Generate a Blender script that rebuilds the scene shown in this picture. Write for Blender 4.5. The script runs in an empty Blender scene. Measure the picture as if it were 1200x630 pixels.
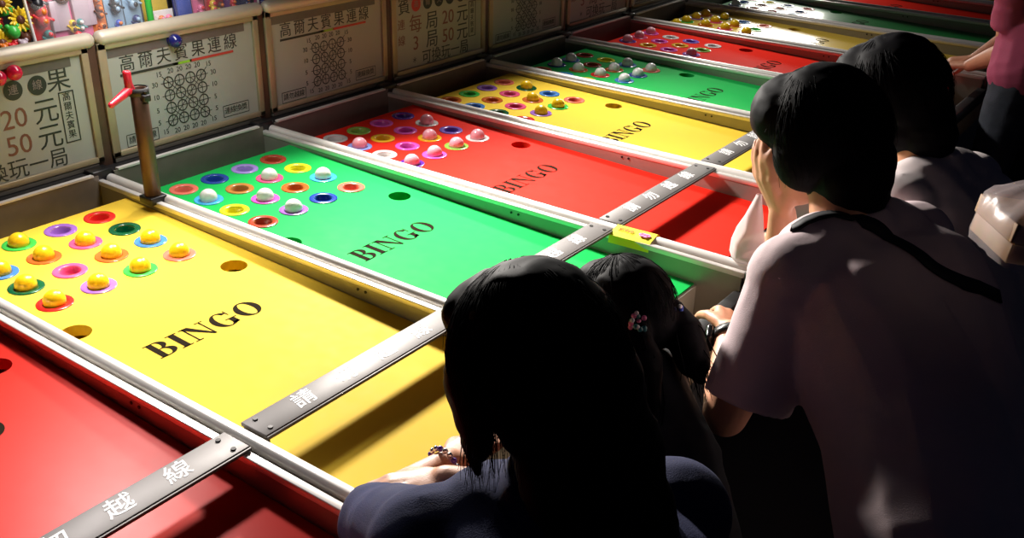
import bpy, bmesh, math, random
from mathutils import Vector, Matrix, noise
from mathutils.bvhtree import BVHTree
random.seed(7)
sc = bpy.context.scene
COL = sc.collection
U = 0.6                 # one table pitch in metres
RZ = 0.8                # height of the rail tops
def S(x, y, z): return Vector((x*U, y*U, RZ + z*U))
def SV(t): return S(*t)

# ------------------------------------------------------------------ materials
def lin(c):
    c = c/255.0
    return c/12.92 if c <= .04045 else ((c+.055)/1.055)**2.4
def rgb(r, g, b): return (lin(r), lin(g), lin(b), 1)
MATS = {}
def mat(name, col, rough=.5, metal=0, noise_amt=0, nscale=40, bump=0, spec=.5, coat=0, emit=0, alpha=1, trans=0, bscale=None):
    if name in MATS: return MATS[name]
    m = bpy.data.materials.new(name); m.use_nodes = True
    nt = m.node_tree; b = nt.nodes['Principled BSDF']
    b.inputs['Base Color'].default_value = col
    b.inputs['Roughness'].default_value = rough
    b.inputs['Metallic'].default_value = metal
    b.inputs['Specular IOR Level'].default_value = spec
    if coat: b.inputs['Coat Weight'].default_value = coat; b.inputs['Coat Roughness'].default_value = .06
    if trans: b.inputs['Transmission Weight'].default_value = trans
    if alpha < 1: b.inputs['Alpha'].default_value = alpha
    if emit:
        b.inputs['Emission Color'].default_value = col; b.inputs['Emission Strength'].default_value = emit
    tc = nt.nodes.new('ShaderNodeTexCoord')
    nz = nt.nodes.new('ShaderNodeTexNoise'); nz.inputs['Scale'].default_value = nscale; nz.inputs['Detail'].default_value = 5
    nt.links.new(tc.outputs['Object'], nz.inputs['Vector'])
    if noise_amt:
        mx = nt.nodes.new('ShaderNodeMix'); mx.data_type = 'RGBA'
        mx.inputs['A'].default_value = tuple(c*(1-noise_amt) for c in col[:3]) + (1,)
        mx.inputs['B'].default_value = tuple(min(1, c*(1+noise_amt)) for c in col[:3]) + (1,)
        nt.links.new(nz.outputs['Fac'], mx.inputs['Factor'])
        nt.links.new(mx.outputs['Result'], b.inputs['Base Color'])
        mr = nt.nodes.new('ShaderNodeMapRange')
        mr.inputs['To Min'].default_value = max(.02, rough-.08); mr.inputs['To Max'].default_value = min(1, rough+.08)
        nt.links.new(nz.outputs['Fac'], mr.inputs['Value']); nt.links.new(mr.outputs['Result'], b.inputs['Roughness'])
    if bump:
        bp = nt.nodes.new('ShaderNodeBump'); bp.inputs['Strength'].default_value = bump; bp.inputs['Distance'].default_value = .002
        if bscale:
            n2 = nt.nodes.new('ShaderNodeTexNoise'); n2.inputs['Scale'].default_value = bscale; n2.inputs['Detail'].default_value = 4
            nt.links.new(tc.outputs['Object'], n2.inputs['Vector']); nt.links.new(n2.outputs['Fac'], bp.inputs['Height'])
        else: nt.links.new(nz.outputs['Fac'], bp.inputs['Height'])
        nt.links.new(bp.outputs['Normal'], b.inputs['Normal'])
    MATS[name] = m; return m
def ball_mat(name, col):
    m = mat(name, col, .25, coat=.4)
    nt = m.node_tree; b = nt.nodes['Principled BSDF']
    tc = nt.nodes.new('ShaderNodeTexCoord'); v = nt.nodes.new('ShaderNodeTexVoronoi'); v.inputs['Scale'].default_value = 230
    nt.links.new(tc.outputs['Object'], v.inputs['Vector'])
    bp = nt.nodes.new('ShaderNodeBump'); bp.inputs['Strength'].default_value = .35; bp.inputs['Distance'].default_value = .001
    nt.links.new(v.outputs['Distance'], bp.inputs['Height']); nt.links.new(bp.outputs['Normal'], b.inputs['Normal'])
    return m
BOARD = {}
for n, c in dict(yellow=(.84, .57, .055, 1), green=(.013, .46, .088, 1), red=(.80, .024, .012, 1)).items():
    BOARD[n] = mat(n+'_board', c, .60, noise_amt=.03, nscale=30, spec=.04)
    BOARD['glossy_'+n] = mat('glossy_'+n+'_board', c, .45, noise_amt=.03, nscale=30, spec=.3, coat=.7)
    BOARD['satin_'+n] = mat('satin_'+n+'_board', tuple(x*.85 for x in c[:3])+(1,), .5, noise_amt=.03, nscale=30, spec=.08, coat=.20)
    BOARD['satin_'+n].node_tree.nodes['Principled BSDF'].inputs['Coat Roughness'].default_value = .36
    BOARD['glossy_'+n].node_tree.nodes['Principled BSDF'].inputs['Coat Roughness'].default_value = .16
ALU = mat('brushed_aluminium', (.84, .81, .77, 1), .34, .35)
CHAN = mat('channel_metal', (.30, .28, .24, 1), .35, .8, noise_amt=.15, nscale=30)
WALL = mat('divider_steel', (.31, .29, .255, 1), .36, .4, noise_amt=.10, nscale=25)
STRIP = mat('strip_metal', (.125, .113, .108, 1), .54, .28, noise_amt=.15, nscale=18)
DARK = mat('dark_metal', (.012, .011, .012, 1), .5, noise_amt=.3)
BLACKP = mat('black_plastic', (.008, .008, .010, 1), .35)
SCREW = mat('screw', (.02, .017, .017, 1), .4, .5)
BROWN = mat('brown_post', (.10, .055, .035, 1), .4, .4, noise_amt=.4, nscale=25)
FRAME = mat('sign_frame_metal', (.33, .27, .17, 1), .4, .3, noise_amt=.15, nscale=30)
TUBE = mat('sign_tube', (.50, .44, .35, 1), .4, .2, noise_amt=.06)
FACE = mat('sign_face', (.31, .33, .30, 1), .35, noise_amt=.04, nscale=8, spec=.4)
REFLB = mat('sign_dark_reflection', (.10, .09, .085, 1), .4, noise_amt=.2)  # grey for the dark reflection painted across the sign tops
BACKP = mat('back_panel_steel', (.20, .175, .15, 1), .45, .3, noise_amt=.2, nscale=20)
CAB = mat('cabinet_laminate', (.42, .40, .36, 1), .5, noise_amt=.05)
WOOD = mat('beige_trim', (.55, .42, .26, 1), .5, noise_amt=.15, nscale=30)
INK = mat('black_ink', (.022, .016, .010, 1), .95, spec=.02)
WHITEINK = mat('white_paint', (.85, .84, .84, 1), .5)
INKG = mat('sign_ink', (.015, .022, .018, 1), .5)
INKR = mat('red_sign_ink', (.45, .04, .03, 1), .5)
INKB = mat('brown_sign_ink', (.16, .06, .04, 1), .5)
INKGR = mat('lime_sign_ink', (.25, .5, .03, 1), .5)
RINGC = dict(red=(.72, .015, .012), purple=(.33, .13, .55), green=(.05, .55, .07), dark_green=(.0, .09, .03), pink=(.85, .09, .24),
    orange=(.62, .13, .02), blue=(.06, .23, .62), coral=(.85, .18, .12), brown=(.42, .05, .02), lavender=(.36, .26, .70), navy=(.01, .05, .33),
    yellow=(.88, .80, .02), tan=(.50, .20, .04), cyan=(.05, .42, .85), indigo=(.10, .02, .30), magenta=(.80, .10, .55), white=(.85, .80, .78),
    violet=(.25, .16, .70), amber=(.88, .48, .02), lime=(.28, .52, .08), sky=(.28, .35, .80))
def ringmat(n): return mat(n+'_ring', RINGC[n]+(1,), .22, coat=.3)
BALLM = dict(yellow=ball_mat('yellow_ball', (.88, .58, .012, 1)), white=ball_mat('white_ball', (.86, .84, .82, 1)), pink=ball_mat('pink_ball', (.88, .42, .50, 1)))
SKIN = mat('skin', (.62, .29, .17, 1), .5, noise_amt=.08, nscale=60, bump=.15, bscale=400)
HAIR = mat('black_hair', (.005, .0045, .006, 1), .62, spec=.06)
NAVY = mat('navy_cotton', (.007, .013, .085, 1), .9, noise_amt=.2, nscale=12, bump=.3, bscale=500)
PINKW = mat('pale_pink_cotton', (.70, .55, .57, 1), .9, noise_amt=.06, nscale=20, bump=.3, bscale=600)
WHITEC = mat('white_cotton', (.62, .54, .54, 1), .9, noise_amt=.06, nscale=20, bump=.3, bscale=600)
BLACKC = mat('black_cotton', (.006, .006, .010, 1), .9, noise_amt=.3)
GREYD = mat('dark_patterned_cotton', (.012, .014, .018, 1), .9, noise_amt=.9, nscale=14)
DENIM = mat('dark_denim', (.035, .040, .055, 1), .9, noise_amt=.5, nscale=30, bump=.4, bscale=200)
ROSE = mat('rose_cotton', (.40, .06, .13, 1), .85, noise_amt=.1, bump=.3, bscale=200)
SHOE = mat('dark_shoe', (.02, .02, .022, 1), .6)
EYE = mat('eye', (.10, .06, .05, 1), .15)
SKINM = SKIN

# ------------------------------------------------------------------ helpers
def link(o): COL.objects.link(o); return o
def tag(o, label=None, cat=None, group=None, kind=None):
    if label: o['label'] = label
    if cat: o['category'] = cat
    if group: o['group'] = group
    if kind: o['kind'] = kind
    return o
def empty(name, loc, label, cat, group=None):
    o = link(bpy.data.objects.new(name, None)); o.location = loc; o.empty_display_size = .05
    return tag(o, label, cat, group)
def obj(name, me, m=None, parent=None, loc=None):
    if m is not None and not me.materials: me.materials.append(m)
    o = link(bpy.data.objects.new(name, me))
    if parent is not None:
        o.parent = parent
        if parent.name.startswith('person'): o.location = -parent.location      # figures are modelled in world space
    if loc is not None: o.location = loc
    return o
class MB:
    def __init__(s): s.v = []; s.f = []; s.sm = []
    def add(s, v, f, smooth=False):
        b = len(s.v); s.v += [tuple(p) for p in v]; s.f += [tuple(i+b for i in q) for q in f]; s.sm += [smooth]*len(f)
    def box(s, x0, y0, z0, x1, y1, z1, M=None):
        v = [Vector(p) for p in [(x0,y0,z0),(x1,y0,z0),(x1,y1,z0),(x0,y1,z0),(x0,y0,z1),(x1,y0,z1),(x1,y1,z1),(x0,y1,z1)]]
        if M is not None: v = [M @ p for p in v]
        s.add(v, [(3,2,1,0),(4,5,6,7),(0,1,5,4),(1,2,6,5),(2,3,7,6),(3,0,4,7)])
    def rbox(s, x0, y0, z0, x1, y1, z1, r=.004, M=None):
        bm = bmesh.new(); bmesh.ops.create_cube(bm, size=1)
        for v in bm.verts: v.co = Vector(((x0+x1)/2+v.co.x*(x1-x0), (y0+y1)/2+v.co.y*(y1-y0), (z0+z1)/2+v.co.z*(z1-z0)))
        bmesh.ops.bevel(bm, geom=bm.edges[:], offset=r, segments=2, affect='EDGES', profile=.5)
        bm.verts.index_update()
        s.add([(M @ v.co) if M is not None else v.co.copy() for v in bm.verts], [[v.index for v in f.verts] for f in bm.faces], True); bm.free()
    def prism_x(s, prof, x0, x1, smooth=False):         # profile of (y,z), counter-clockwise, run along x
        n = len(prof)
        s.add([(x0, y, z) for y, z in prof] + [(x1, y, z) for y, z in prof],
              [(i, (i+1) % n, n+(i+1) % n, n+i) for i in range(n)], smooth)
        s.add([(x0, y, z) for y, z in prof], [tuple(range(n))[::-1]]); s.add([(x1, y, z) for y, z in prof], [tuple(range(n))])
    def cone(s, p0, r0, p1, r1, n=16, caps=True, smooth=True):
        p0, p1 = Vector(p0), Vector(p1); d = (p1-p0).normalized()
        a = d.orthogonal().normalized(); b = d.cross(a); v = []
        for p, r in ((p0, r0), (p1, r1)):
            v += [p + a*(r*math.cos(2*math.pi*i/n)) + b*(r*math.sin(2*math.pi*i/n)) for i in range(n)]
        s.add(v, [(i, (i+1) % n, n+(i+1) % n, n+i) for i in range(n)], smooth)
        if caps: s.add(v[:n], [tuple(range(n))[::-1]]); s.add(v[n:], [tuple(range(n))])
    def capsule(s, p0, r0, p1, r1, n=14, h=5):
        p0, p1 = Vector(p0), Vector(p1); d = p1-p0
        if d.length < 1e-6: d = Vector((0, 0, 1e-4))
        d.normalize(); a = d.orthogonal().normalized(); b = d.cross(a); rings = []
        for i in range(1, h+1):
            t = math.pi/2*(1-i/h); rings.append((p0 - d*(r0*math.sin(t)), r0*math.cos(t)))
        for i in range(0, h):
            t = math.pi/2*(i/h); rings.append((p1 + d*(r1*math.sin(t)), r1*math.cos(t)))
        v = [p0-d*r0]
        for p, r in rings: v += [p + a*(r*math.cos(2*math.pi*k/n)) + b*(r*math.sin(2*math.pi*k/n)) for k in range(n)]
        v.append(p1+d*r1); f = []
        for k in range(n): f.append((0, 1+(k+1) % n, 1+k))
        for j in range(len(rings)-1):
            for k in range(n): f.append((1+j*n+k, 1+j*n+(k+1) % n, 1+(j+1)*n+(k+1) % n, 1+(j+1)*n+k))
        L = 1+(len(rings)-1)*n
        for k in range(n): f.append((L+k, L+(k+1) % n, len(v)-1))
        s.add(v, f, True)
    def ell(s, c, axes, n=20, m=12):
        c = Vector(c); v = [c-axes[2]]; f = []
        for j in range(1, m):
            t = math.pi*j/m
            v += [c - axes[2]*math.cos(t) + (axes[0]*math.cos(2*math.pi*k/n)+axes[1]*math.sin(2*math.pi*k/n))*math.sin(t) for k in range(n)]
        v.append(c+axes[2])
        for k in range(n): f.append((0, 1+(k+1) % n, 1+k))
        for j in range(m-2):
            for k in range(n): f.append((1+j*n+k, 1+j*n+(k+1) % n, 1+(j+1)*n+(k+1) % n, 1+(j+1)*n+k))
        L = 1+(m-2)*n
        for k in range(n): f.append((L+k, L+(k+1) % n, len(v)-1))
        s.add(v, f, True)
    def sphere(s, c, r, n=20, m=12): s.ell(c, (Vector((r,0,0)), Vector((0,r,0)), Vector((0,0,r))), n, m)
    def lathe(s, prof, n=40, c=(0, 0, 0)):
        m = len(prof); c = Vector(c)
        v = [c+Vector((r*math.cos(2*math.pi*i/n), r*math.sin(2*math.pi*i/n), z)) for r, z in prof for i in range(n)]
        s.add(v, [(j*n+i, j*n+(i+1) % n, (j+1)*n+(i+1) % n, (j+1)*n+i) for j in range(m-1) for i in range(n)], True)
    def tube(s, pts, rad, n=6):
        pts = [Vector(p) for p in pts]; N = len(pts)
        if not hasattr(rad, '__len__'): rad = [rad]*N
        v = []; a = None
        for i, p in enumerate(pts):
            d = (pts[min(i+1, N-1)]-pts[max(i-1, 0)]).normalized()
            if a is None: a = d.orthogonal().normalized()
            a = (a - d*a.dot(d)).normalized(); b = d.cross(a)
            v += [p+(a*math.cos(2*math.pi*k/n)+b*math.sin(2*math.pi*k/n))*rad[i] for k in range(n)]
        s.add(v, [(j*n+k, j*n+(k+1) % n, (j+1)*n+(k+1) % n, (j+1)*n+k) for j in range(N-1) for k in range(n)], True)
        s.add(v[:n], [tuple(range(n))[::-1]]); s.add(v[-n:], [tuple(range(n))])
    def mesh(s, name='m'):
        me = bpy.data.meshes.new(name); me.from_pydata(s.v, [], s.f); me.update()
        me.polygons.foreach_set('use_smooth', s.sm); return me
    def build(s, name, m, parent=None, loc=None): return obj(name, s.mesh(name), m, parent, loc)
def remesh(mb, voxel, smooth=3, wrinkle=0, wscale=9, seed=0):
    me = mb.mesh('tmp'); o = link(bpy.data.objects.new('tmp', me))
    r = o.modifiers.new('r', 'REMESH'); r.mode = 'VOXEL'; r.voxel_size = voxel; r.use_smooth_shade = True
    if smooth:
        s = o.modifiers.new('s', 'SMOOTH'); s.factor = .5; s.iterations = smooth
    dg = bpy.context.evaluated_depsgraph_get(); dg.update()
    out = bpy.data.meshes.new_from_object(o.evaluated_get(dg))
    bpy.data.objects.remove(o); bpy.data.meshes.remove(me)
    if wrinkle:
        for v, n in [(v, v.normal.copy()) for v in out.vertices]:
            p = v.co*wscale + Vector((seed, seed*2, 0))
            k = noise.noise(p + Vector((noise.noise(p*.6)*1.5, 0, 0))); k2 = 1-abs(noise.noise(Vector((p.x*1.1, p.y*1.1, p.z*2.2))))*2
            v.co += n*wrinkle*(k*.7 + k2*.5)
    for p in out.polygons: p.use_smooth = True
    return out
TXT = {}
def text_mesh(s, size, m, ext=.0004, shear=0, bold=0):
    key = (s, size, m.name, shear, bold)
    if key in TXT: return TXT[key]
    c = bpy.data.curves.new('t', 'FONT'); c.body = s; c.size = size; c.align_x = 'CENTER'; c.align_y = 'CENTER'; c.extrude = ext; c.shear = shear; c.offset = bold
    c.resolution_u = 3
    o = link(bpy.data.objects.new('t', c)); dg = bpy.context.evaluated_depsgraph_get(); dg.update()
    me = bpy.data.meshes.new_from_object(o.evaluated_get(dg)); bpy.data.objects.remove(o)
    me.materials.clear(); me.materials.append(m); TXT[key] = me; return me
def join_meshes(items, name, m):           # items: (mesh, matrix)
    mb = MB()
    for me, M in items:
        mb.add([M @ v.co for v in me.vertices], [tuple(p.vertices) for p in me.polygons])
    out = mb.mesh(name); out.materials.append(m); return out
# basis on the boards: text right = +y, text up = -x ; on the signs: right = +y, up = +z
def on_board(x, y, z): return Matrix(((0, -1, 0, x), (1, 0, 0, y), (0, 0, 1, z), (0, 0, 0, 1)))
def on_sign(x, y, z): return Matrix(((0, 0, 1, x), (1, 0, 0, y), (0, 1, 0, z), (0, 0, 0, 1)))

# ------------------------------------------------------------------ setting
def struct(name, mb, m): o = mb.build(name, m); o['kind'] = 'structure'; return o
mb = MB(); mb.box(-2.2, -2.5, -.1, 5, 9, 0)
struct('floor', mb, mat('dark_concrete', (.010, .010, .014, 1), .8, noise_amt=.4, nscale=4))
mb = MB(); mb.box(-1.5, -2.5, 0, -1.4, 9, 3.2)
struct('wall_back', mb, mat('dark_back_wall', (.02, .016, .02, 1), .8, noise_amt=.3, nscale=6))
mb = MB(); mb.box(-1.4, 8.9, 0, 5, 9, 3.2)
struct('wall_far', mb, mat('dark_far_wall', (.008, .008, .012, 1), .8, noise_amt=.3, nscale=6))

# ------------------------------------------------------------------ bingo tables
XB0, XB1 = -.455*U, 1.955*U
YB0, YB1 = .001*U, .914*U
SLOPE = .03                                   # the boards fall gently towards the player
def zb(x): return RZ + (-.055 - SLOPE*(x+.449))*U
TILT = math.atan(SLOPE)
ROWX = [-.350, -.167, .014, .206]
COLY = [.706, .520, .334, .152]
HOLES = [(.45, .785), (.45, .082)]
YW = .915                                     # where the divider wall stands
def board_mesh():
    c = bpy.data.curves.new('b', 'CURVE'); c.dimensions = '2D'; c.fill_mode = 'BOTH'
    sp = c.splines.new('POLY'); pts = [(XB0, YB0), (XB1, YB0), (XB1, YB1), (XB0, YB1)]
    sp.points.add(3); sp.use_cyclic_u = True
    for p, q in zip(sp.points, pts): p.co = (q[0], q[1], 0, 1)
    for (x, y, r) in [(x, y, .040) for x in ROWX for y in COLY] + [(x, y, .054) for x, y in HOLES]:
        s2 = c.splines.new('POLY'); s2.points.add(35); s2.use_cyclic_u = True
        for i, p in enumerate(s2.points):
            a = 2*math.pi*i/36; p.co = ((x+r*math.cos(a))*U, (y+r*math.sin(a))*U, 0, 1)
    c.extrude = .022*U
    o = link(bpy.data.objects.new('b', c)); dg = bpy.context.evaluated_depsgraph_get(); dg.update()
    me = bpy.data.meshes.new_from_object(o.evaluated_get(dg)); bpy.data.objects.remove(o)
    for v in me.vertices: v.co.z += zb(v.co.x/U)-.022*U
    for p in me.polygons: p.use_smooth = False
    me.materials.clear(); return me
board0 = board_mesh()
def ring_mesh():
    mb = MB(); mb.lathe([(.067*U, -.0005), (.0665*U, .0018), (.0645*U, .0026), (.044*U, .0026), (.0405*U, .0010), (.0370*U, -.010), (.0300*U, -.0165)], 44)
    return mb.mesh('ring')
ring0 = ring_mesh(); RM = {}
def ringme(c):
    if c not in RM:
        RM[c] = ring0.copy(); RM[c].materials.append(ringmat(c))
    return RM[c]
# serif letters, unit height, built of stems, serifs and swelling bowls
def band(cx, cy, RX, RY, rx, ry, a0, a1, n=40, icx=None, icy=None):
    icx = cx if icx is None else icx; icy = cy if icy is None else icy
    v, f = [], []
    for i in range(n+1):
        a = math.radians(a0+(a1-a0)*i/n)
        v.append((cx+RX*math.cos(a), cy+RY*math.sin(a), 0)); v.append((icx+rx*math.cos(a), icy+ry*math.sin(a), 0))
        if i: f.append((2*i-2, 2*i, 2*i+1, 2*i-1))
    return v, f
def quad(*p): return [(x, y, 0) for x, y in p], [(0, 1, 2, 3)]
def rc(x0, y0, x1, y1): return quad((x0, y0), (x1, y0), (x1, y1), (x0, y1))
def serif_word():
    L = {}
    L['B'] = (.80, [rc(.10, 0, .33, 1), rc(0, 0, .40, .045), rc(0, .955, .40, 1), rc(.3, .955, .42, 1), rc(.3, .49, .46, .53), rc(.3, 0, .46, .045),
        band(.40, .745, .34, .255, .12, .21, -90, 90), band(.42, .265, .40, .265, .17, .22, -90, 90)])
    L['I'] = (.46, [rc(.11, 0, .35, 1), rc(0, 0, .46, .045), rc(0, .955, .46, 1)])
    L['N'] = (1.02, [rc(.13, 0, .19, 1), quad((.06, 1), (.36, 1), (.90, 0), (.80, 0)), rc(.83, 0, .89, 1), rc(0, 0, .33, .045), rc(0, .955, .30, 1), rc(.68, .955, 1.02, 1)])
    L['G'] = (.98, [band(.46, .5, .46, .515, .22, .465, 38, 318, 50), rc(.62, .06, .86, .43), rc(.50, .40, .98, .445), quad((.80, .66), (.845, .64), (.845, 1.0), (.80, 1.0)),
        quad((.62, .0), (.86, .12), (.86, .2), (.62, .12))])
    L['O'] = (.98, [band(.49, .5, .49, .515, .235, .465, 0, 360, 60)])
    mb = MB(); x = 0
    for ch in 'BINGO':
        w, parts = L[ch]
        for v, f in parts: mb.add([(x+a, b, 0) for a, b, _ in v], f)
        x += w+.10
    w = x-.10; mb.v = [((a-w/2)*U*.101, (b-.5)*U*.108, 0) for a, b, _ in mb.v]
    return mb
word = serif_word(); word_me = word.mesh('bingo'); word_me.materials.append(INK)
strip_word = None
def rail_profiles():
    # tube with its far edge at y = 0, channel and lip on the near side
    tube = [(-.024+.0235*math.cos(a), -.024+.0235*math.sin(a)) for a in [2*math.pi*i/24 for i in range(24)]]
    chan = [(-.060, -.030), (-.060, -.070), (-.127, -.070), (-.127, -.030), (-.100, -.030), (-.100, -.054), (-.072, -.054), (-.072, -.030)]
    return tube, chan[::-1]
TUBEP, CHANP = rail_profiles()
TABLES = {   # k: colour, ring rows (4 rows of 4, from the back, each from the far rail to the near rail), balls
 0: ('red', None, ''), 
 1: ('yellow', ['red purple green orange', 'dark_green pink orange blue', 'blue orange pink dark_green', 'coral green purple red'],
     ['0010', '0111', '1101', '1111'], 'yellow'),
 2: ('green', ['brown lavender navy coral', 'yellow pink tan cyan', 'cyan orange magenta yellow', 'coral navy purple brown'],
     ['0000', '0101', '1010', '0010'], 'white'),
 3: ('red', ['indigo magenta lime white', 'white magenta amber sky', 'violet amber magenta white', 'white lime magenta indigo'],
     ['0000', '1001', '0100', '1111'], 'pink'),
 4: ('yellow', ['coral purple green orange', 'dark_green pink orange blue', 'blue orange pink dark_green', 'coral green purple red'],
     ['0000', '1000', '0100', '0110'], 'yellow'),
 5: ('green', ['brown blue navy coral', 'yellow brown orange cyan', 'blue orange red yellow', 'coral navy blue brown'],
     ['0110', '0010', '1110', '1110'], 'white'),
 6: ('red', ['magenta pink indigo white', 'white magenta amber sky', 'violet amber magenta yellow', 'white lime purple indigo'],
     ['1110', '0000', '0000', '0010'], 'pink'),
 7: ('yellow', ['coral purple green orange', 'dark_green pink orange blue', 'blue orange pink dark_green', 'coral green purple red'],
     ['1111', '1110', '0110', '0010'], 'yellow'),
 8: ('green', ['brown blue navy coral', 'yellow brown orange cyan', 'blue orange red yellow', 'coral navy blue brown'],
     ['0010', '0000', '0000', '0000'], 'white'),
 9: ('red', None, ''),
 10: ('yellow', None, ''),
}
WHERE = {0: 'foremost deep red bingo table, only partly inside the picture', 1: 'front yellow bingo table with a lever post beside it', 2: 'bright green bingo table right behind the front yellow one',
 3: 'orange-red bingo table with white ringed holes and pink balls, behind the bright green one', 4: 'middle yellow bingo table between the orange-red and the darker green tables', 5: 'darker green bingo table crowded with white balls',
 6: 'shadowy red bingo table behind the darker green one', 7: 'yellow bingo table far back with white glare across its board', 8: 'farthest green bingo table with glare at the top edge',
 9: 'far dim red bingo table behind the last green one', 10: 'last dim yellow bingo table at the end of the row'}
SHORT = {1: 'front yellow table', 2: 'bright green table', 3: 'orange-red table', 4: 'middle yellow table', 5: 'darker green table', 6: 'shadowy red table', 7: 'glaring yellow table', 8: 'farthest green table'}
ROWN = ['back row', 'second row', 'third row', 'front row']
word_cache = {}
ballme = {}
for c in BALLM:
    mb = MB(); mb.sphere((0, 0, 0), .041*U, 28, 18); ballme[c] = mb.mesh('ball'); ballme[c].materials.append(BALLM[c])
CH4 = '請勿越線'
for k, spec in TABLES.items():
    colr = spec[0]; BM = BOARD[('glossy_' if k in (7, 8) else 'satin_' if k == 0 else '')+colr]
    T = empty('bingo_table', (0, k*U, 0), WHERE[k], 'bingo table', 'row of bingo tables')
    me = board0.copy(); me.materials.append(BM)
    bo = obj('playing_board', me, None, T); bo['label'] = 'smooth %s playing board' % colr
    if spec[1]:
        for i in range(4):
            for j, rn in enumerate(spec[1][i].split()):
                r = obj('hole_ring', ringme(rn), None, bo, (ROWX[i]*U, COLY[j]*U, zb(ROWX[i]))); r.rotation_euler = (0, TILT, 0); r['label'] = rn.replace('_', ' ')+' ring'
    wd = obj('lettering', word_me, None, bo, None); wd.matrix_local = Matrix.Translation((.765*U, .400*U, zb(.765)+.0006)) @ Matrix.Rotation(TILT, 4, 'Y') @ on_board(0, 0, 0)
    if k == 0: pass
    # catch tray under the board and the ball pocket in front of it
    mb = MB(); mb.box(-.655*U, .0*U, RZ-.215*U, 1.955*U, YW*U, RZ-.20*U); tr = mb.build('tray', BM, T)
    mb = MB(); x0, x1 = 1.955*U, 2.13*U
    mb.box(x0, .0, RZ-.27*U, x0+.012*U, YW*U, zb(1.955)-.004); mb.box(x0+.012*U, 0, RZ-.285*U, x1, YW*U, RZ-.27*U); mb.build('ball_pocket', CAB, T)
    mb = MB(); mb.box(2.02*U, .58*U, RZ-.270*U, 2.09*U, .80*U, RZ-.262*U); mb.build('pocket_slot', BLACKP, T)
    # divider wall under the rail
    mb = MB(); mb.box(-.66*U, YW*U, RZ-.300*U, 2.155*U, .998*U, RZ-.034*U); wl = mb.build('side_wall', WALL, T)
    for x in (1.02, 1.06):
        mb = MB(); mb.cone((x*U, YW*U, RZ-.058*U), .006*U, (x*U, (YW-.003)*U, RZ-.058*U), .006*U, 10); mb.build('rivet', SCREW, wl)
    mb = MB(); mb.prism_x([(1*U+y*U, RZ+z*U) for y, z in TUBEP], -.66*U, 2.168*U, True); rl = mb.build('side_rail', ALU, T)
    mb = MB(); mb.box(-.66*U, .940*U, RZ-.034*U, 2.165*U, .998*U, RZ-.030*U); mb.build('rail_channel', CHAN, rl)
    mb = MB(); mb.rbox(-.70*U, .912*U, RZ-.042*U, 2.165*U, .940*U, RZ-.018*U, .002); mb.build('rail_lip', ALU, rl)
    mb = MB(); mb.rbox(2.168*U, .905*U, RZ-.14*U, 2.20*U, .998*U, RZ-.004*U, .006); mb.build('end_cap', BLACKP, T)
    mb = MB(); mb.rbox(-.74*U, .890*U, RZ-.05*U, -.665*U, .995*U, RZ+.024*U, .004); mb.build('corner_block', BLACKP, T)
    # back
    mb = MB(); mb.box(-.672*U, .0*U, RZ-.30*U, -.66*U, YW*U, RZ+.005*U); mb.build('back_panel', BACKP, T)
    mb = MB(); mb.box(-.680*U, 0.02*U, RZ+.005*U, -.655*U, .888*U, RZ+.014*U); mb.build('back_trim', ALU, T)
    mb = MB(); mb.box(-.80*U, 0.002, RZ-.0*U-.02, -.681*U, .888*U, RZ+.004*U); mb.build('back_ledge', DARK, T)
    # front bar and cabinet
    mb = MB(); mb.rbox(2.135*U, 0.004, RZ-.175*U, 2.20*U, .903*U, RZ-.095*U, .005); mb.build('front_bar', DARK, T)
    mb = MB(); mb.box(2.135*U, 0.0, RZ-.31*U, 2.185*U, .995*U, RZ-.18*U); mb.build('front_trim', WOOD, T)
    mb = MB(); mb.box(-.655*U, 0.003, .0, 1.80*U, U-.003, RZ-.312*U); mb.build('cabinet', CAB, T)
    # warning strip across the table
    s_top = RZ-.004*U
    P = empty('warning_strip', (1.432*U, k*U, s_top), {0: 'pale metal warning strip with faded writing across the foremost red table', 1: 'lilac grey metal warning strip across the front yellow table',
        2: 'dark warning strip with white writing across the bright green table, partly behind a head', 3: 'dark grey warning strip with four white characters across the orange-red table',
        4: 'dark warning strip across the middle yellow table, ending behind the man', 5: 'warning strip across the darker green table, behind the dark haired heads'}.get(k, 'warning strip crossing the far table number %d behind the crowd' % k), 'warning strip', 'warning strips across the tables') if k <= 5 else None
    if P:
        mb = MB(); mb.rbox(0, .004*U, -.0135*U, .111*U, .944*U, 0, .0015); mb.rbox(.111*U, .004*U, -.0135*U, .119*U, .944*U, -.003*U, .0012)
        mb.build('strip_plate', STRIP, P)
        mb = MB()
        for y in (.040, .905):
            for x in (.022, .088): mb.cone((x*U, y*U, -.001), .0085*U, (x*U, y*U, .0022), .0075*U, 10)
        mb.build('screw', SCREW, P)
        its = []
        for i, ch in enumerate(CH4):
            its.append((text_mesh(ch, .082*U, WHITEINK, .0002, .22, .0003), on_board(.054*U, (.20+.180*i)*U, .0004)))
        lt = obj('lettering', join_meshes(its, 'strip_text', WHITEINK), None, P)
        for y in (.012,):
            mb = MB(); mb.box(0.01*U, y*U-.004, -.05*U, .10*U, (y+.02)*U-.004, -.0135*U); mb.build('bracket', DARK, P)
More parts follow.
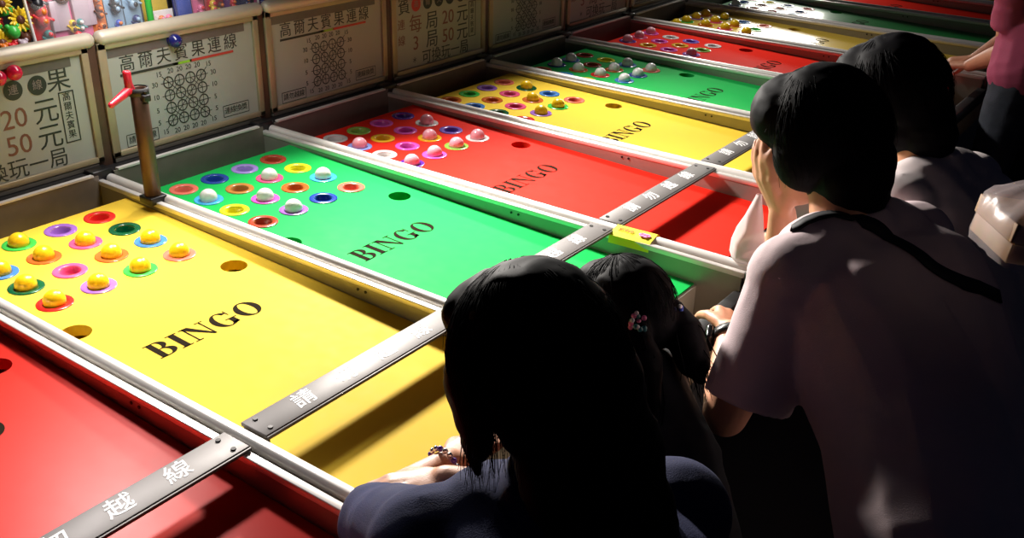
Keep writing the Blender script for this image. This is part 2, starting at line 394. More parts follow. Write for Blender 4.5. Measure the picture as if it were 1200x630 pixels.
    if spec[1]:
        seen = {}
        names = [[n for n in r.split()] for r in spec[1]]
        flat = [n for i, r in enumerate(names) for j, n in enumerate(r) if spec[2][i][j] == '1']
        for i in range(4):
            for j in range(4):
                if spec[2][i][j] != '1': continue
                n = names[i][j].replace('_', ' '); lab = '%s golf ball in the %s ring of %s' % (spec[3], n, SHORT[k])
                same = [(a, b) for a in range(4) for b in range(4) if spec[2][a][b] == '1' and names[a][b] == names[i][j]]
                if len(same) > 1:
                    lab = '%s ball in %s ring, %s of %s' % (spec[3], n, ROWN[i], SHORT[k])
                    row = [b for a, b in same if a == i]
                    if len(row) > 1: lab += ', ' + ('nearer' if j == max(row) else 'farther')
                b = obj('golf_ball', ballme[spec[3]], None, None, (ROWX[i]*U, (k+COLY[j])*U, zb(ROWX[i])+.012*U))
                b.rotation_euler = (i*1.3+k, j*.9, k*.7)
                tag(b, lab, 'golf ball', '%s golf balls on the %s' % (spec[3], SHORT[k]))

# folded yellow ticket on the third rail
mb = MB()
pr = [(2.900, -.055), (2.906, -.022), (2.925, -.012), (2.955, -.004), (2.976, .002), (2.995, -.008), (3.004, -.035)]
N = len(pr)
v = [(1.545*U, y*U, RZ+z*U+.001) for y, z in pr] + [(1.735*U, (y+.012)*U, RZ+z*U+.001) for y, z in pr]
v2 = [(a, b-.0006, c+.0012) for a, b, c in v]
mb.add(v2+v, [(i, i+1, N+i+1, N+i) for i in range(N-1)] + [(2*N+i+1, 2*N+i, 3*N+i, 3*N+i+1) for i in range(N-1)] + [(i+1, i, 2*N+i, 2*N+i+1) for i in range(N-1)] + [(N+i, N+i+1, 3*N+i+1, 3*N+i) for i in range(N-1)])
tg = empty('paper_ticket', (0, 0, 0), 'small folded yellow ticket hung over the white rail before the orange-red table', 'ticket')
mb.build('ticket_paper', mat('yellow_paper', (.86, .80, .01, 1), .6), tg)
mb = MB()
for a in range(0, 360, 60):
    mb.cone(((1.69+.018*math.cos(math.radians(a)))*U, (2.955+.012*math.sin(math.radians(a)))*U, RZ-.001), .010*U, ((1.69+.018*math.cos(math.radians(a)))*U, (2.955+.012*math.sin(math.radians(a)))*U, RZ+.0012), .010*U, 10)
mb.build('flower_print', mat('pink_ink', (.75, .2, .45, 1), .6), tg)
o = obj('lettering', text_mesh('招待券', .026*U, mat('orange_ink', (.75, .25, .02, 1), .6)), None, tg); o.matrix_local = Matrix.Translation((1.60*U, 2.950*U, RZ+.0012)) @ Matrix.Rotation(math.radians(15), 4, 'X')

# ------------------------------------------------------------------ lever post
px, py = -.265*U, 1.930*U
post = empty('lever_post', (px, py, RZ-.03*U), 'brown metal post with a red lever on its top, standing on the rail', 'post')
h = .525*U
mb = MB(); mb.lathe([(.0, 0), (.036*U, 0), (.036*U, h), (.032*U, h+.001), (.028*U, h-.002), (.028*U, h-.03), (0, h-.03)], 24); mb.build('pole', BROWN, post)
mb = MB(); mb.lathe([(.037*U, h-.03*U), (.044*U, h-.03*U), (.044*U, h+.004*U), (.037*U, h+.004*U)], 24)
mb.rbox(.030*U, -.018*U, h-.05*U, .062*U, .018*U, h-.02*U, .003); mb.cone((.05*U, 0.0, h-.06*U), .008*U, (.05*U, 0, h-.005*U), .008*U, 10); mb.build('clamp', DARK, post)
lev = mat('red_plastic', (.62, .02, .045, 1), .3, coat=.4)
mb = MB(); mb.rbox(-.012*U, -.060*U, h-.010*U, .016*U, -.028*U, h+.085*U, .006)
mb.capsule((.0, -.045*U, h+.0*U), .020*U, (.03*U, -.155*U, h-.035*U), .013*U); mb.capsule((0, -.03*U, h-.0*U), .014*U, (0, -.05*U, h+.075*U), .012*U)
mb.build('lever', lev, post)
mb = MB(); mb.rbox(-.045*U, -.043*U, 0, .045*U, .043*U, .035*U, .003); mb.build('base_clamp', BLACKP, post)

# ------------------------------------------------------------------ signs
XS = -.767*U
def txt(items, s, size, y, z, m=None): items.append((text_mesh(s, size*U, INKG, .0003), on_sign(0, y*U, z*U)))
def grid_lettering(parent):
    t = []
    for i, ch in enumerate('高爾夫賓果連線'): txt(t, ch, .088, .215+.103*i, .462)
    nums = [15, 20, 20, 20, 20, 15]
    for i, n in enumerate(nums):
        y = .395+.054*i - (.015 if i == 0 else 0) + (.015 if i == 5 else 0)
        txt(t, str(n), .036, y, .385 if 0 < i < 5 else .378); txt(t, str(n), .036, y, .078 if 0 < i < 5 else .085)
    for z, a in zip((.33, .267, .20, .137), (30, 10, 5, 5)): txt(t, str(a), .036, .350, z); txt(t, str(a), .036, .705, z)
    mb = MB()
    def seg(y0, z0, y1, z1, w=.0035):
        d = Vector((y1-y0, z1-z0)); d.normalize(); n = Vector((-d.y, d.x))*w/2
        mb.add([(0.0003, (y0+n.x)*U, (z0+n.y)*U), (.0003, (y0-n.x)*U, (z0-n.y)*U), (.0003, (y1-n.x)*U, (z1-n.y)*U), (.0003, (y1+n.x)*U, (z1+n.y)*U)], [(0, 1, 2, 3)])
    gy = [.429+.0663*i for i in range(4)]; gz = [.135+.065*i for i in range(4)]
    for y in gy: seg(y, .105, y, .362)
    for z in gz: seg(.385, z, .672, z)
    seg(.395, .365, .665, .102, .004); seg(.395, .102, .665, .365, .004)
    seg(.429, .20, .495, .135); seg(.562, .135, .628, .20); seg(.429, .265, .495, .33); seg(.562, .33, .628, .265)
    for y in gy:
        for z in gz:
            v, f = band(y, z, .031, .031, .0245, .0245, 0, 360, 24); mb.add([(.0006, a*U, b*U) for a, b, _ in v], f)
    def frame(y0, z0, y1, z1, w=.004):
        seg(y0, z0, y1, z0, w); seg(y0, z1, y1, z1, w); seg(y0, z0, y0, z1, w); seg(y1, z0, y1, z1, w)
    frame(.745, .075, .915, .135)
    for i, ch in enumerate('連線換獎'): txt(t, ch, .040, .772+.038*i, .105)
    frame(.155, .060, .335, .120)
    for i, ch in enumerate('請勿越線'): txt(t, ch, .040, .185+.040*i, .090)
    me = mb.mesh('g'); t.append((me, Matrix.Identity(4)))
    obj('lettering', join_meshes(t, 'grid_text', INKG), None, parent, (.003, 0, 0))
    for a, b, m in ((.17, .50, INKG), (.47, .58, INKGR), (.57, .845, INKR)):
        m2 = MB(); zc = .414; m2.box(.0005, a*U, (zc-.006)*U, .0012, b*U, (zc+.006)*U); m2.build('underline', m, parent, (.003, 0, 0))
def price_lettering(parent):
    t = []; txt(t, '賓', .12, .195, .452); txt(t, '果', .12, .858, .452)
    r = []
    for i, ch in enumerate('高爾夫連線'):
        m2 = MB(); y = .306+.1125*i
        v = [(0.0006, (y+.044*math.cos(a))*U, (.453+.044*math.sin(a))*U) for a in [2*math.pi*q/28 for q in range(28)]]; m2.add(v, [tuple(range(28))])
        m2.build('disc', INKR if i == 0 else INKG, parent, (.003, 0, 0))
        r.append((text_mesh(ch, .048*U, WHITEINK, .0002), on_sign(.0012, y*U, .453*U)))
    obj('disc_lettering', join_meshes(r, 'disc_text', mat('grey_ink', (.2, .17, .17, 1), .5)), None, parent, (.003, 0, 0))
    txt(t, '可換玩一局', .098, .60, .098); txt(t, '＊', .05, .285, .098)
    q = []
    for z, a, b in ((.325, '每', '20'), (.205, '3', '50')):
        q.append((text_mesh(a, .125*U, INKB, .0003), on_sign(0, .30*U, z*U))); q.append((text_mesh(b, .125*U, INKB, .0003), on_sign(0, .625*U, z*U)))
        txt(t, '局', .125, .462, z); txt(t, '元', .125, .775, z)
    m2 = MB()
    for y0, z0, y1, z1 in ((.845, .165, .85, .40), (.915, .165, .92, .40), (.845, .395, .92, .40), (.845, .16, .92, .165)): m2.box(0.0002, y0*U, z0*U, .0008, y1*U, z1*U)
    t.append((m2.mesh('bx'), Matrix.Identity(4)))
    for i, ch in enumerate('高爾夫賓果'): txt(t, ch, .042, .8825, .372-.044*i)
    for i, ch in enumerate('連線'): q.append((text_mesh(ch, .07*U, INKB, .0003), on_sign(0, .165*U, (.34-.10*i)*U)))
    obj('lettering', join_meshes(t, 'price_text', INKG), None, parent, (.003, 0, 0))
    obj('figures', join_meshes(q, 'price_figures', INKB), None, parent, (.003, 0, 0))
SIGNL = {0: ('price', 'framed sign before the first price sign, outside the picture'), 1: ('price', 'framed price sign reading 20 and 50 behind the foremost tables, cut off by the frame'),
 2: ('grid', 'framed rules sign with a grid of circles behind the lever post'), 3: ('grid', 'framed rules sign with a grid of circles above the bright green and orange-red tables'),
 4: ('price', 'framed price sign with red and black discs above the orange-red table'), 5: ('grid', 'dim rules sign with grid above the middle yellow table'),
 6: ('price', 'dim framed sign above the darker green table'), 7: ('grid', 'farthest dim framed sign above the shadowy red table')}
for k in range(1, 8):
    kind, lab = SIGNL[k]
    G = empty('sign_board', (XS, k*U, RZ+.05*U-.03*U), lab, 'sign', 'row of signs behind the tables')
    G.location.z = RZ
    mb = MB(); mb.box(-.012, .06*U, .03*U, -.003, 1.0*U, .60*U)
    mb.build('backing', DARK, G)
    mb = MB(); mb.box(-.003, .107*U, .058*U, .0025, .980*U, .552*U); f = mb.build('face', FACE, G)
    mb = MB(); mb.box(.0025, .118*U, .506*U, .0035, .930*U, .550*U); mb.build('dark_reflection', REFLB, f)  # dark reflection on the face, put in as a thin grey strip
    mb = MB()
    mb.rbox(-.006, .064*U, .030*U, .012, .107*U, .585*U, .002); mb.rbox(-.006, .980*U, .030*U, .012, 1.015*U, .585*U, .002); mb.rbox(-.006, .064*U, .030*U, .012, 1.015*U, .058*U, .002)
    mb.rbox(-.006, .064*U, .552*U, .012, 1.015*U, .585*U, .002); mb.build('frame', FRAME, G)
    mb = MB(); mb.rbox(-.035, .985*U, -.03*U, .006, 1.062*U, .585*U, .003); mb.build('post', BROWN, G)
    mb = MB(); mb.capsule((0, .102*U, .605*U), .036*U, (0, 1.026*U, .605*U), .036*U, 20, 6); mb.build('top_tube', TUBE, G)
    (grid_lettering if kind == 'grid' else price_lettering)(f)
    mb = MB(); mb.box(-.01, .07*U, .008*U, .012, .98*U, .026*U); mb.build('lower_rail', CHAN, G)
for (y, z, c, lab) in ((1.648, .537, 'red', 'shiny red ball magnet at the top of the price sign, inner one'), (1.575, .527, 'red', 'shiny red ball magnet at the top of the price sign, at the picture edge'), (2.475, .535, 'blue', 'dark blue ball magnet at the top of the rules sign')):
    mb = MB(); mb.sphere((0, 0, 0), .034*U, 20, 14); mb.cone((-.03*U, 0, 0), .028*U, (-.012*U, 0, 0), .02*U, 14)
    m = obj('ball_magnet', mb.mesh('mag'), mat(c+'_gloss', {'red': (.55, .01, .05, 1), 'blue': (.01, .012, .12, 1)}[c], .2, coat=.5), None, (XS+.003+.033*U, y*U, RZ+z*U)); tag(m, lab, 'magnet', 'ball magnets on the signs')

# ------------------------------------------------------------------ prizes behind the signs
mb = MB(); mb.box(-1.395, .5*U, RZ+.50*U, XS-.04, 7.5*U, RZ+.535*U)
for y in (.6, 2.5, 4.5, 7.3): mb.box(-1.38, y*U, 0, -1.33, (y+.05)*U, RZ+.5*U); mb.box(XS-.10, y*U, 0, XS-.05, (y+.05)*U, RZ+.5*U)
sh = mb.build('prize_shelf', DARK); tag(sh, 'dark shelf behind the signs that carries the toy prizes', 'shelf')
ZS = RZ+.535*U; XP = -.95*U
def pm(n, c, r=.35): return mat('toy_'+n, c+(1,), r, coat=.3)
TOY = dict(yellow=(.85, .6, .02), red=(.7, .02, .03), pink=(.85, .2, .4), pale=(.50, .40, .46), teal=(.03, .22, .22), blue=(.03, .08, .5), navy=(.01, .02, .14), orange=(.8, .2, .02), green=(.05, .5, .06),
    black=(.01, .01, .015), sky=(.3, .45, .6), white=(.8, .78, .75), brown=(.12, .03, .01), purple=(.2, .05, .3))
CLEAR = mat('clear_bag', (.9, .9, .92, 1), .10, alpha=.10, spec=.9)
def flower(y, z, s, lab, x=XP):
    F = empty('sunflower', (x, y*U, z*U+RZ), lab, 'flower', 'plastic sunflowers on the prize shelf')
    R_ = Matrix.Rotation(math.radians(-15), 3, 'Y')
    mb = MB()
    for ring, (n, rr, off) in enumerate(((13, 1.0, 0), (11, .82, .25))):
        for i in range(n):
            a = 2*math.pi*(i+off)/n; d = Vector((0, math.cos(a), math.sin(a))); t = Vector((0, -math.sin(a), math.cos(a)))
            mb.ell(R_ @ (d*s*.62*rr+Vector((.002*ring, 0, 0))), (R_ @ (d*s*.42*rr+Vector((.004, 0, 0))), R_ @ (t*s*.14), R_ @ Vector((.0025, 0, 0))), 10, 6)
    mb.build('petals', pm('yellow', TOY['yellow']), F)
    mb = MB(); mb.ell((0.004, 0, 0), (R_ @ Vector((.006, 0, 0)), R_ @ Vector((0, s*.34, 0)), R_ @ Vector((0, 0, s*.34))), 16, 8); mb.build('flower_head', pm('brown', TOY['brown'], .8), F)
    mb = MB(); mb.tube([(-.004, 0, 0), (-.02, 0, -s*.8), (-.02, 0, -(z*U+RZ-ZS))], .003, 8)
    mb.ell((-.015, .02, -s*.9), (Vector((.002, 0, 0)), Vector((0, .022, .008)), Vector((0, -.004, .01))), 10, 6); mb.build('stem', pm('green', TOY['green']), F)
for i, (y, z, s, lab) in enumerate(((1.735, .615, .036, 'yellow plastic sunflower low at the picture edge on the prize shelf'), (1.835, .705, .034, 'yellow plastic sunflower beside the white rod, the higher one'),
        (1.695, .72, .030, 'yellow plastic sunflower topmost at the picture edge'), (1.80, .585, .026, 'small yellow sunflower tucked low between two bigger ones'))): flower(y, z, s, lab)
for i, (y, z, s, lab) in enumerate(((1.66, .615, .030, 'yellow plastic sunflower cut by the picture edge, lowest of them'), (1.79, .775, .028, 'yellow plastic sunflower highest at the top edge of the picture'),
        (1.745, .665, .024, 'small yellow sunflower in the middle of the bunch'))): flower(y, z, s, lab, XP-.02-.01*i)
def blob(name, y, z, r, c, lab, x=XP, c2=None, cat='toy'):
    B = empty(name, (x, y*U, RZ+z*U-r), lab, cat, 'toys on the prize shelf')
    mb = MB(); mb.sphere((0, 0, r), r, 18, 12)
    mb.sphere((r*.1, r*.65, r*1.75), r*.42, 12, 8); mb.sphere((r*.1, -r*.65, r*1.75), r*.42, 12, 8); mb.build('head', pm(c, TOY[c]), B)
    mb = MB(); hb = RZ+z*U-r-ZS
    mb.ell((0, 0, -max(hb, .01)/2+.004), (Vector((r*.7, 0, 0)), Vector((0, r*.8, 0)), Vector((0, 0, max(hb, .01)/2+.004))), 14, 8); mb.build('body', pm(c2 or c, TOY[c2 or c]), B)
def pack(y0, y1, z1, card, toys, lab, x=XP, z0=.535, tilt=6, name='toy_pack'):
    w = (y1-y0)*U; hgt = (z1-z0)*U
    Pk = empty(name, (x, (y0+y1)/2*U, RZ+z0*U), lab, 'toy pack', 'toy packs on the prize shelf'); Pk.rotation_euler = (0, math.radians(-tilt), 0)
    mb = MB(); mb.rbox(-.004, -w/2, 0, -.001, w/2, hgt, .001); mb.build('card', pm(card, TOY[card]), Pk)
    for i, (ty, tz, r, c, c2) in enumerate(toys):
        mb = MB(); yy = ty*w; zz = tz*hgt
        if c2 == 'box':
            mb.rbox(.0, yy-r*1.1, zz-r*1.6, .012, yy+r*1.1, zz+r*1.6, .002); mb.build('printed_panel', pm(c, TOY[c]), Pk)
        else:
            mb.sphere((.012, yy, zz+r*.6), r*.7, 12, 8); mb.ell((.012, yy, zz-r*.4), (Vector((r*.6, 0, 0)), Vector((0, r*.75, 0)), Vector((0, 0, r*.8))), 12, 8)
            mb.capsule((.012, yy-r*.5, zz-r*.2), r*.22, (.016, yy-r*1.1, zz+r*.3), r*.18, 8, 3); mb.capsule((.012, yy+r*.5, zz-r*.2), r*.22, (.016, yy+r*1.1, zz-r*.5), r*.18, 8, 3)
            mb.build('figure', pm(c, TOY[c]), Pk)
            if c2:
                mb = MB(); mb.sphere((.022, yy, zz+r*.6), r*.4, 10, 6); mb.sphere((.02, yy, zz-r*.5), r*.4, 10, 6); mb.build('figure_detail', pm(c2, TOY[c2]), Pk)
    mb = MB(); n = 12; v = []; f = []
    for j in range(n+1):
        for i in range(n+1):
            a, b = i/n, j/n; e = min(a, 1-a, b, 1-b)
            v.append((.004+.024*min(1, e*5)+.004*noise.noise(Vector((a*6+y0*9, b*6, y0*5))), (a-.5)*w, b*hgt))
    f = [(j*(n+1)+i, j*(n+1)+i+1, (j+1)*(n+1)+i+1, (j+1)*(n+1)+i) for j in range(n) for i in range(n)]
    mb.add(v, f, True); mb.build('clear_wrap', CLEAR, Pk)
def rod(y0, z0, y1, z1, r, c, lab, x=XP+.02):
    mb = MB(); p0 = Vector((x, y0*U, ZS)); mb.tube([p0, (x, y1*U, RZ+z1*U)], r, 10); mb.sphere((x, y1*U, RZ+z1*U), r*1.3, 10, 8)
    tag(mb.build('divider_rod', pm(c, TOY[c])), lab, 'rod', 'rods between the prizes')
rod(1.875, .58, 1.845, .86, .0045, 'white', 'thin white rod leaning between the sunflowers and the pink toy pack')
rod(2.485, .58, 2.475, .80, .010, 'green', 'bright green plastic stick between two toy packs')
rod(3.175, .58, 3.165, .75, .004, 'white', 'thin white rod at the end of the toy packs')
blob('toy_figure', 1.79, .655, .020, 'green', 'green toy figure between the sunflowers', c2='red')
blob('toy_figure', 1.695, .66, .020, 'red', 'red toy figure at the picture edge below the topmost sunflower', c2='orange', x=XP-.03)
blob('toy_figure', 1.77, .68, .016, 'red', 'small red toy figure in front of the green one', c2='brown', x=XP-.05)
blob('toy_figure', 1.845, .625, .016, 'brown', 'brown toy figure at the foot of the white rod', c2='yellow')
blob('toy_figure', 1.815, .60, .014, 'pale', 'pale little toy figure low beside the white rod', c2='navy', x=XP+.015)
blob('toy_figure', 1.76, .595, .014, 'red', 'red little toy figure low in front of the sunflowers', c2='brown', x=XP+.02)
blob('toy_figure', 1.72, .60, .013, 'orange', 'orange little toy figure low at the picture edge', c2='red', x=XP+.02)
pack(1.885, 1.995, .80, 'red', [(.1, .25, .018, 'teal', 'red'), (0, .62, .024, 'red', 'orange'), (-.1, .9, .024, 'black', None)], 'red toy pack with dark figures beside the white rod')
pack(1.995, 2.19, .82, 'pink', [(-.32, .55, .026, 'pale', 'box'), (.30, .6, .030, 'pale', 'box'), (-.08, .35, .015, 'yellow', 'brown'), (.12, .35, .015, 'teal', 'white'), (0, .12, .020, 'red', 'pink'), (-.2, .93, .03, 'brown', None)], 'wide pink and white toy pack with little figures')
pack(2.19, 2.265, .80, 'orange', [(0, .25, .014, 'orange', 'brown'), (0, .55, .016, 'brown', 'orange'), (0, .82, .014, 'orange', 'white')], 'narrow orange and brown toy pack beside the pink one')
pack(2.27, 2.365, .80, 'sky', [(0, .25, .014, 'blue', 'orange'), (0, .62, .020, 'black', 'sky'), (.1, .85, .016, 'navy', 'white')], 'clear toy pack with blue and black figures')
pack(2.37, 2.465, .80, 'sky', [(0, .25, .018, 'navy', 'sky'), (0, .65, .020, 'sky', 'black')], 'pale blue toy pack touching the green stick')
pack(2.50, 2.645, .64, 'white', [(-.1, .5, .014, 'orange', 'pink'), (.2, .5, .014, 'pink', 'orange')], 'white toy pack with an orange and a pink figure', tilt=4)
pack(2.53, 2.68, .83, 'yellow', [(0, .75, .018, 'yellow', 'box')], 'yellow toy pack behind the white one', x=XP-.05)
pack(2.655, 2.765, .78, 'navy', [(0, .45, .022, 'blue', 'box')], 'dark blue toy pack behind the sign tube')
pack(2.77, 2.845, .76, 'pink', [(0, .3, .016, 'pink', 'red'), (0, .7, .016, 'black', 'pink')], 'small pink toy pack beside the dark blue one')
pack(2.85, 2.97, .76, 'red', [(-.2, .35, .016, 'yellow', 'red'), (.2, .3, .014, 'brown', 'orange'), (0, .7, .018, 'yellow', 'white')], 'red toy pack with yellow figures')
pack(2.975, 3.06, .74, 'purple', [(0, .35, .014, 'red', 'orange'), (0, .7, .014, 'navy', 'red')], 'purple toy pack beside the red and yellow one')
pack(3.065, 3.16, .74, 'navy', [(0, .35, .014, 'navy', 'orange'), (0, .7, .014, 'black', 'white')], 'navy toy pack next to the last white rod')
pack(3.18, 3.32, .74, 'pink', [(-.2, .3, .014, 'blue', 'red'), (.2, .3, .014, 'red', 'blue')], 'pink and blue toy pack beyond the last white rod')
pack(3.33, 3.47, .74, 'black', [(0, .3, .014, 'purple', 'red')], 'black toy pack at the far end of the visible prizes')

# ------------------------------------------------------------------ people
def unit(v): v = Vector(v); return v.normalized()
def hand(mb, wrist, d, n, thumb, curl=.5, sc_=1.0):
    """palm + four fingers + thumb; d: towards the fingertips, n: the side the fingers curl to, thumb: side of the thumb"""
    d = unit(d); n = unit(Vector(n) - d*Vector(n).dot(d)); s = unit(Vector(thumb) - d*Vector(thumb).dot(d) - n*Vector(thumb).dot(n)); w = Vector(wrist)
    off = [.0285, .0095, -.0095, -.0275]; ln = [.068, .078, .072, .056]
    for i in range(4):
        kn = w + (d*.088 + s*off[i] - n*(.004 if i in (1, 2) else 0))*sc_
        mb.capsule(w + (d*.012 + s*off[i]*.55)*sc_, .0145*sc_, kn, .0115*sc_, 10, 3)
        p = kn; a = 0
        for t, (fr, r0, r1) in enumerate(((.45, .0090, .0082), (.30, .0082, .0075), (.25, .0075, .0064))):
            a += curl*(.75 if t == 0 else 1.0)
            q = p + (d*math.cos(a)+n*math.sin(a))*ln[i]*fr*sc_ + s*(off[i]*.06)*sc_
            mb.capsule(p, r0*sc_, q, r1*sc_, 10, 3); p = q
    t0 = w + (d*.022 + s*.022)*sc_; t1 = t0 + (d*.032 + s*.024 + n*.010)*sc_; t2 = t1 + (d*.030 + s*.008 + n*.012*(1+curl))*sc_; t3 = t2 + (d*.024 + n*.010*(1+curl))*sc_
    mb.capsule(t0, .014*sc_, t1, .0115*sc_, 10, 3); mb.capsule(t1, .011*sc_, t2, .0095*sc_, 10, 3); mb.capsule(t2, .0095*sc_, t3, .0075*sc_, 10, 3)
def head(mb, hc, f, u, s=1.0):
    f = unit(f); u = unit(Vector(u)-f*Vector(u).dot(f)); r = f.cross(u); hc = Vector(hc)
    E = lambda c, a, b, d: mb.ell(hc + (r*c[0]+f*c[1]+u*c[2])*s, (r*a*s, f*b*s, u*d*s), 22, 14)
    E((0, -.012, .018), .074, .094, .098); E((0, .030, -.035), .062, .060, .075); E((0, .050, -.085), .034, .036, .028)
    E((0, .068, .028), .052, .022, .018)                               # brow
    mb.capsule(hc+(f*.084+u*.012)*s, .009*s, hc+(f*.104-u*.022)*s, .013*s, 12, 4)   # nose
    E((.014, .094, -.027), .009, .010, .008); E((-.014, .094, -.027), .009, .010, .008)
    E((0, .088, -.052), .024, .010, .006); E((0, .086, -.062), .021, .010, .007)     # lips
    E((.040, .062, -.012), .022, .024, .02); E((-.040, .062, -.012), .022, .024, .02)  # cheeks
    for sg in (-1, 1):
        E((sg*.078, -.004, -.008), .008, .022, .032); E((sg*.080, .004, -.032), .007, .012, .012)   # ears
    return f, u, r
def foot(mb, an, fw, s=1.0, shoe=0):
    an = Vector(an); fw = unit((fw[0], fw[1], 0)); g = Vector((an.x, an.y, 0))
    mb.capsule(an, (.040+shoe)*s, g+Vector((0, 0, .045*s))-fw*.02*s, (.036+shoe)*s)
    mb.capsule(g-fw*.03*s+Vector((0, 0, .035*s)), (.033+shoe)*s, g+fw*.13*s+Vector((0, 0, .030*s)), (.030+shoe)*s)
    side = Vector((-fw.y, fw.x, 0))
    mb.capsule(g+fw*.08*s+side*.016*s+Vector((0, 0, .028*s)), (.027+shoe)*s, g+fw*.165*s+side*.012*s+Vector((0, 0, .024*s)), (.022+shoe)*s)
    mb.capsule(g+fw*.08*s-side*.016*s+Vector((0, 0, .028*s)), (.027+shoe)*s, g+fw*.150*s-side*.014*s+Vector((0, 0, .024*s)), (.020+shoe)*s)
def mid(a, b, t=.5): return Vector(a).lerp(Vector(b), t)
def person(J, s, label, shirt, trousers, hair_fn, hands=None, chestw=.075, chestr=.125, sleeve=.72, shirt_name='t_shirt', bottom_name='trousers', face=None, wr=.006, slr=.062, group=None, extra_body=None, shirt_len=1.0):
    J = {k: (SV(v) if not isinstance(v, Vector) else v) for k, v in J.items()}     # joints, in table pitches; 'side' is a direction
    base = J.get('foot0', Vector((J['pel'].x, J['pel'].y, 0)))
    P = empty('person', (base.x, base.y, 0), label, 'person', group)
    sd = (J['shr']-J['shl']).normalized(); pelside = unit(J['side']) if 'side' in J else unit((sd.x, sd.y, 0)); fw = Vector((-pelside.y, pelside.x, 0))   # person's right is +side -> forward = side rotated by +90 deg
    hip = {-1: J['pel']-pelside*.085*s, 1: J['pel']+pelside*.085*s}
    body = MB()
    f, u, r = head(body, J['head'], face[0], face[1], s)
    body.capsule(J['head']-u*.045*s-f*.03*s, .052*s, J['neck'], .058*s)
    body.capsule(J['neck'], .055*s, mid(J['shl'], J['shr']), .075*s)
    ch = mid(mid(J['shl'], J['shr']), J['pel'], .35); be = mid(mid(J['shl'], J['shr']), J['pel'], .68)
    if 'chest' in J: ch = J['chest']
    if 'belly' in J: be = J['belly']
    cr = chestr*s; cw = chestw*s
    for sg in (-1, 1):
        body.capsule(mid(J['shl'], J['shr'])+sd*sg*.07*s, .078*s, ch+sd*sg*cw*.8, cr*.82)
        body.capsule(ch+sd*sg*cw*.8, cr*.82, be+pelside*sg*cw*.6, cr*.78); body.capsule(be+pelside*sg*cw*.6, cr*.78, J['pel']+pelside*sg*.06*s, cr*.86)
    legs = []
    for sg in (-1, 1):
        an = Vector((J['pel'].x, J['pel'].y, .08*s)) + pelside*sg*.12*s - fw*.04 + (Vector((0, 0, 0)) if sg < 0 else fw*.12)
        kn = mid(hip[sg], an, .48)+fw*.045*s; legs.append((hip[sg], kn, an))
        body.capsule(hip[sg], .082*s, kn, .055*s); body.capsule(kn, .054*s, mid(kn, an, .3), .056*s); body.capsule(mid(kn, an, .3), .056*s, an, .036*s)
        foot(body, an, fw, s)
    for a in 'lr':
        S_, E_, W_ = J['sh'+a], J['el'+a], J['wr'+a]
        body.capsule(S_, .054*s, E_, .040*s); body.capsule(E_, .040*s, mid(E_, W_, .3), .040*s); body.capsule(mid(E_, W_, .3), .040*s, W_, .0255*s)
        hd, hn, th, cu = hands[a]
        hand(body, W_, hd, hn, th, cu, s)
    if extra_body: extra_body(body, J)
    obj('body', remesh(body, .0052, 4), SKIN, P).data.materials
    # eyes
    mb = MB()
    for sg in (-1, 1): mb.sphere(J['head'] + (r*sg*.031+f*.082+u*.006)*s, .0105*s, 12, 8)
    mb.build('eyes', EYE, P)
    # shirt
    m = MB(); g = .016*s
    for sg in (-1, 1):
        m.capsule(mid(J['shl'], J['shr'])+sd*sg*.07*s, .078*s+g, ch+sd*sg*cw, cr+g*.5)
        m.capsule(ch+sd*sg*cw, cr+g*.5, be+pelside*sg*cw*.95, cr+g*.6); m.capsule(be+pelside*sg*cw*.95, cr+g*.6, mid(be, J['pel'], shirt_len)+pelside*sg*.075*s, cr*.98+g)
    m.capsule(ch-sd*cw, cr*.9+g, ch+sd*cw, cr*.9+g); m.capsule(be-pelside*cw, cr*.9, be+pelside*cw, cr*.9)
    m.capsule(J['shl'], .058*s+g, J['shr'], .058*s+g); m.cone(mid(J['shl'], J['shr']), .10*s, mid(J['neck'], mid(J['shl'], J['shr']), .08), .068*s, 20)
    for a in 'lr':
        S_, E_ = J['sh'+a], J['el'+a]; h_ = J['hem'+a] if 'hem'+a in J else mid(S_, E_, sleeve)
        m.capsule(S_, .060*s+g*.6, mid(S_, h_, .5), .058*s+g*.6); m.cone(mid(S_, h_, .3), .060*s+g*.5, h_, slr*s+g*.35, 24)
    obj(shirt_name, remesh(m, .0075, 3, wr, 9, s*7), shirt, P)
    # trousers and shoes
    m = MB()
    m.capsule(J['pel']-pelside*.07*s, .118*s, J['pel']+pelside*.07*s, .118*s)
    if shirt_len < 1:
        for sg in (-1, 1): m.capsule(mid(be, J['pel'], .35)+pelside*sg*cw*.8, cr*.97, J['pel']+pelside*sg*.065*s, cr*1.02)
    for h_, k_, a_ in legs: m.capsule(h_, .100*s, k_, .075*s); m.cone(k_, .075*s, a_+Vector((0, 0, .01)), .060*s, 20); m.capsule(k_, .073*s, k_+Vector((0, 0, .001)), .073*s)
    obj(bottom_name, remesh(m, .010, 3, .004, 8), trousers, P)
    for i, (h_, k_, a_) in enumerate(legs):
        m = MB(); foot(m, a_ - Vector((0, 0, .02)), fw, s, .008); me = remesh(m, .008, 3)
        for v in me.vertices: v.co.z = max(v.co.z, .001)
        obj('shoe', me, SHOE, P)
    hair_fn(P, J, f, u, r, s)
    return P, J, f, u, r
